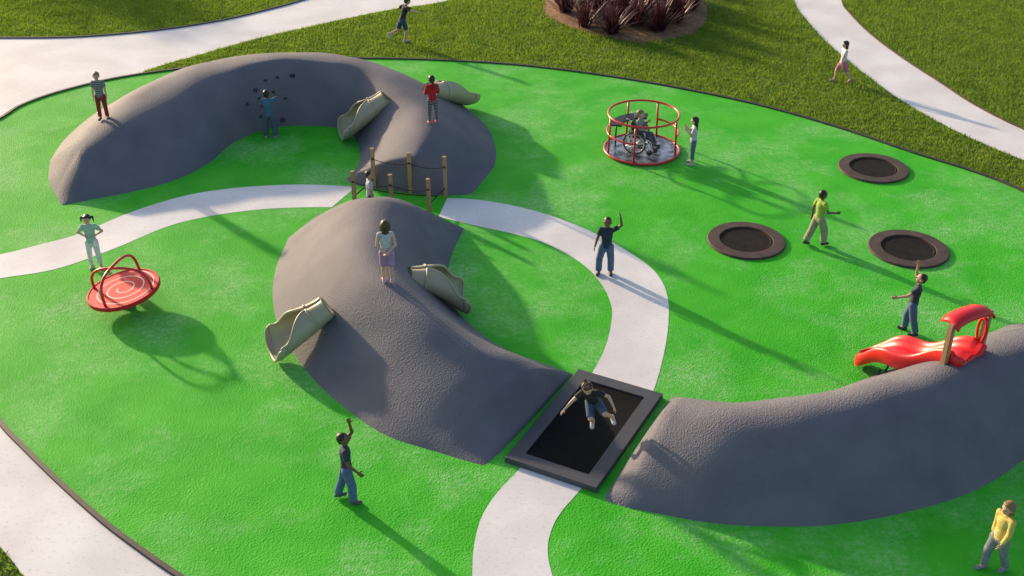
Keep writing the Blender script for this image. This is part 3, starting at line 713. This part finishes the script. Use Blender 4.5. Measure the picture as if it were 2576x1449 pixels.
for a in (252,198,110,60,-30):
    V=[];F=[]; tube(V,F,[Vector((.89*math.cos(math.radians(a)),.89*math.sin(math.radians(a)),.03)),Vector((.86*math.cos(math.radians(a)),.86*math.sin(math.radians(a)),.97))],.026,seg=10); mesh_obj('rail_post',V,F,M_RED,e)
V=[];F=[]; ri,ro=.52,.80; nn_=24
for i in range(nn_+1):
    a=math.radians(75+(175-75)*i/nn_)
    for r_,z in ((ri,.60),(ro,.62),(ro,.66),(ri,.64)): V.append(Vector((r_*math.cos(a),r_*math.sin(a),z)))
for i in range(nn_):
    for k in range(4): F.append((i*4+k,i*4+(k+1)%4,(i+1)*4+(k+1)%4,(i+1)*4+k))
F.append((0,1,2,3)); F.append(tuple(nn_*4+k for k in (3,2,1,0))); o=mesh_obj('bench_panel',V,F,M_BLACK,e,smooth=False); recalc(o)
for a in (85,165):
    V=[];F=[]; tube(V,F,[Vector((.66*math.cos(math.radians(a)),.66*math.sin(math.radians(a)),.04)),Vector((.66*math.cos(math.radians(a)),.66*math.sin(math.radians(a)),.61))],.02,seg=8)
    mesh_obj('bench_support',V,F,M_BLACK,e)
# wheelchair
wf=Vector((.93,-.35,0)).normalized(); wp=cp+Vector((-.10,-.12,.052)); yaw=math.atan2(-wf.x,wf.y)
e=empty('wheelchair',wp,yaw,'silver and black wheelchair parked on the carousel','wheelchair')
for sg in (1,-1):
    cx_=sg*.25; V=[];F=[]
    circ=lambda r,x,cy_,cz_,n=40:[Vector((x,cy_+r*math.cos(2*math.pi*i/n),cz_+r*math.sin(2*math.pi*i/n))) for i in range(n)]
    wz=.29
    tube(V,F,circ(.255,cx_,-.04,wz),.010,True,6); tube(V,F,circ(.235,cx_+sg*.025,-.04,wz),.007,True,6)
    for i in range(16):
        a=2*math.pi*i/16; tube(V,F,[Vector((cx_,-.04,wz)),Vector((cx_,-.04+.25*math.cos(a),wz+.25*math.sin(a)))],.0025,seg=4)
    capsule(V,F,(cx_-.02*sg,-.04,wz),(cx_+.02*sg,-.04,wz),.022,.022)
    w_=mesh_obj('wheel',V,F,M_STEEL,e); V=[];F=[]; tube(V,F,circ(.273,cx_,-.04,wz),.018,True,8); mesh_obj('tyre',V,F,M_BLACK,w_)
    V=[];F=[]; capsule(V,F,(sg*.2-.012,.33,.075),(sg*.2+.012,.33,.075),.072,.072,seg=18,flat=1,caps=(False,False)); mesh_obj('caster_wheel',V,F,M_BLACK,e)
V=[];F=[]
for sg in (1,-1):
    x=sg*.21
    tube(V,F,[(x,-.16,.30),(x,-.15,.60),(x,-.19,.86),(x,-.28,.88)],.014); tube(V,F,[(x,-.15,.40),(x,.28,.40),(x,.36,.34),(x,.42,.12)],.014)
    tube(V,F,[(x,-.14,.58),(x,.16,.58),(x,.2,.54),(x,.2,.40)],.013); tube(V,F,[(x,.25,.40),(x,.33,.16),(x,.33,.08)],.013); tube(V,F,[(x,-.15,.30),(x,.27,.26)],.013)
tube(V,F,[(-.21,.0,.28),(.21,.22,.38)],.009); tube(V,F,[(.21,.0,.28),(-.21,.22,.38)],.009); tube(V,F,[(-.25,-.04,.29),(.25,-.04,.29)],.01)
mesh_obj('frame',V,F,mat('silver_paint',(.6,.61,.63),.35,metal=.3),e)
V=[];F=[]; box(V,F,(0,.07,.415),(.195,.2,.022)); mesh_obj('seat',V,F,M_BLACK,e)
V=[];F=[]; box(V,F,(0,-.165,.62),(.195,.015,.17)); mesh_obj('backrest',V,F,M_BLACK,e)
for sg in (1,-1):
    V=[];F=[]; box(V,F,(sg*.225,.02,.595),(.025,.14,.012)); mesh_obj('armrest',V,F,M_BLACK,e)
    V=[];F=[]; box(V,F,(sg*.12,.45,.10),(.08,.07,.008)); mesh_obj('footrest',V,F,M_BLACK,e)
person('boy in grey t-shirt sitting in the wheelchair',wp+Vector((0,0,.135)),(wf.x,wf.y),'light','blond','short',(0.26,.27,.30),'long','trousers',(0.10,.11,.14),(0.1,.1,.11),H=1.25,center='hip',baggy=.3,th_r=(.12,1,.03),sh_r=(0,.45,-1),th_l=(-.12,1,.03),sh_l=(0,.45,-1),ua_r=(.2,.3,-1),fa_r=(-.1,1,.3),ua_l=(-.2,.4,-1),fa_l=(.3,.7,.9))
# ------------------------------------------------------------ red wave slide
pn=G(2370,930,1.05); pf=G(2463,888,1.1)
P0=(pn+pf)/2; P0.z=0; end=G(2166,883,.28)
dd=Vector((end.x-P0.x,end.y-P0.y,0)); Ls=dd.length; yaw=math.atan2(-dd.x,dd.y)
e=empty('wave_slide',P0,yaw,'red double-wave slide with timber posts and canopy','slide')
zt=height(P0.x,P0.y)+.05
prof=[(-.32,-.17),(-.365,-.10),(-.38,.02),(-.37,.12),(-.34,.165),(-.30,.16),(-.265,.10),(-.21,.015),(-.135,-.01),(-.065,.02),(0,.055),(.065,.02),(.135,-.01),(.21,.015),(.265,.10),(.30,.16),(.34,.165),(.37,.12),(.38,.02),(.365,-.10),(.32,-.17)]
V=[];F=[]; n=44; mP=len(prof)
for i in range(n+1):
    s=-.10+1.12*i/n; t=min(1,max(0,s))
    z=zt*(1-t)+.26*t+ .07*math.sin(2*math.pi*1.7*t+.3)
    wsc=.92+.08*math.cos(2*math.pi*1.7*t+.5); lip=1.0
    if s>.76: q=(s-.76)/.2601; wsc*=math.sqrt(max(0.02,1-min(1,q)**2.3)); lip=1-.5*min(1,q)
    if s<0: lip*=.75
    for (x,h) in prof: V.append(Vector((x*wsc,s*Ls,z+h*(lip if h>0 else .9))))
for i in range(n):
    for k in range(mP-1): F.append((i*mP+k,i*mP+k+1,(i+1)*mP+k+1,(i+1)*mP+k))
F.append(tuple(n*mP+k for k in range(mP))); F.append(tuple(reversed(range(mP))))
o=mesh_obj('slide_bed',V,F,M_REDPL,e); recalc(o)
iy=Matrix.Rotation(-yaw,3,'Z')
tops=[]
for q in (pn,pf):
    l=iy@(Vector((q.x,q.y,0))-P0); V=[];F=[]; zb=height(q.x,q.y)-.2; ztp=zt+.72; box(V,F,(l.x,l.y,(zb+ztp)/2),(.05,.05,(ztp-zb)/2),bev=.012); mesh_obj('post',V,F,M_WOOD,e,smooth=False); tops.append(Vector((l.x,l.y,ztp)))
a,b=tops
nearleft=a
if a.x>b.x: a,b=b,a
V=[];F=[]; n=20; dpt=.18
ex=(b-a).normalized(); wd=(b-a).length/2-.01; cc=(a+b)/2; ey=Vector((-ex.y,ex.x,0))
if ey.y<0: ey=-ey
for i in range(n+1):
    t=math.pi*i/n
    for yy,dz in ((-dpt,-.05),(-dpt*.5,.0),(0,.02),(dpt*.5,.0),(dpt,-.05)):
        V.append(cc+ex*(-wd*math.copysign(abs(math.cos(t))**.9,math.cos(t)))+ey*(yy+.05)+Vector((0,0,-.04+dz+.12*math.sin(t)**.8)))
for i in range(n):
    for k in range(4): F.append((i*5+k,i*5+k+1,(i+1)*5+k+1,(i+1)*5+k))
o=mesh_obj('canopy',V,F,M_REDPL,e); md=o.modifiers.new('s','SOLIDIFY'); md.thickness=.035; md.offset=0
for q,sgn in ((a,-1),(b,1)):
    V=[];F=[]
    qq=q-ex*(.075*sgn)
    pts=[qq+ey*(.08*math.cos(2*math.pi*i/28)*(1+.2*math.sin(2*math.pi*i/28)))+Vector((0,0,-.38+.24*math.sin(2*math.pi*i/28))) for i in range(28)]
    if (q-nearleft).length>1e-4:
        tube(V,F,pts,.025,True,10); mesh_obj('side_panel',V,F,M_REDPL,e)
for sx in (-.12,.12):
    V=[];F=[]; tube(V,F,[(sx,Ls*.72,.22),(sx,Ls*.76,-.05)],.02,seg=8); mesh_obj('support_leg',V,F,M_DKSTEEL,e)
# ------------------------------------------------------------ fuse people meshes
for ob,vx,sm in PENDING:
    m=ob.modifiers.new('r','REMESH'); m.mode='VOXEL'; m.voxel_size=vx; m.use_smooth_shade=True
    m=ob.modifiers.new('s','SMOOTH'); m.factor=.5; m.iterations=sm
bpy.context.view_layer.update()
dg=bpy.context.evaluated_depsgraph_get()
res=[]
for ob,_,_ in PENDING:
    nm=bpy.data.meshes.new_from_object(ob.evaluated_get(dg)); res.append(nm)
for (ob,_,_),nm in zip(PENDING,res):
    m=ob.data.materials[0]; ob.modifiers.clear(); ob.data=nm
    nm.materials.clear(); nm.materials.append(m)
# ------------------------------------------------------------ light
SUN_EL=math.radians(14.5); sdir=Vector((.70,-.714,0)).normalized()*math.cos(SUN_EL)+Vector((0,0,-math.sin(SUN_EL)))
sun=bpy.data.lights.new('sun','SUN'); sun.energy=7.2; sun.angle=math.radians(1.6); sun.color=(1,.76,.50)
so=bpy.data.objects.new('sun',sun); so.rotation_euler=sdir.to_track_quat('-Z','Y').to_euler(); so.location=(-20,30,20); COL.objects.link(so)
w=bpy.data.worlds.new('World'); scene.world=w; w.use_nodes=True; nt=w.node_tree
sk=nt.nodes.new('ShaderNodeTexSky'); sk.sky_type='NISHITA'; sk.sun_disc=False; sk.sun_elevation=SUN_EL; sk.sun_rotation=math.radians(-44.4)
sk.air_density=1.0; sk.dust_density=2.0; sk.ozone_density=1.0
bg=nt.nodes['Background']; bg.inputs['Strength'].default_value=.235; nt.links.new(sk.outputs['Color'],bg.inputs['Color'])
# ------------------------------------------------------------ camera
cam=bpy.data.cameras.new('camera'); cam.sensor_width=36; cam.lens=FOC/2576*36; cam.clip_end=3000
co=bpy.data.objects.new('camera',cam); co.location=(0,0,HC); co.rotation_euler=(math.radians(90)-PITCH,0,0); COL.objects.link(co); scene.camera=co
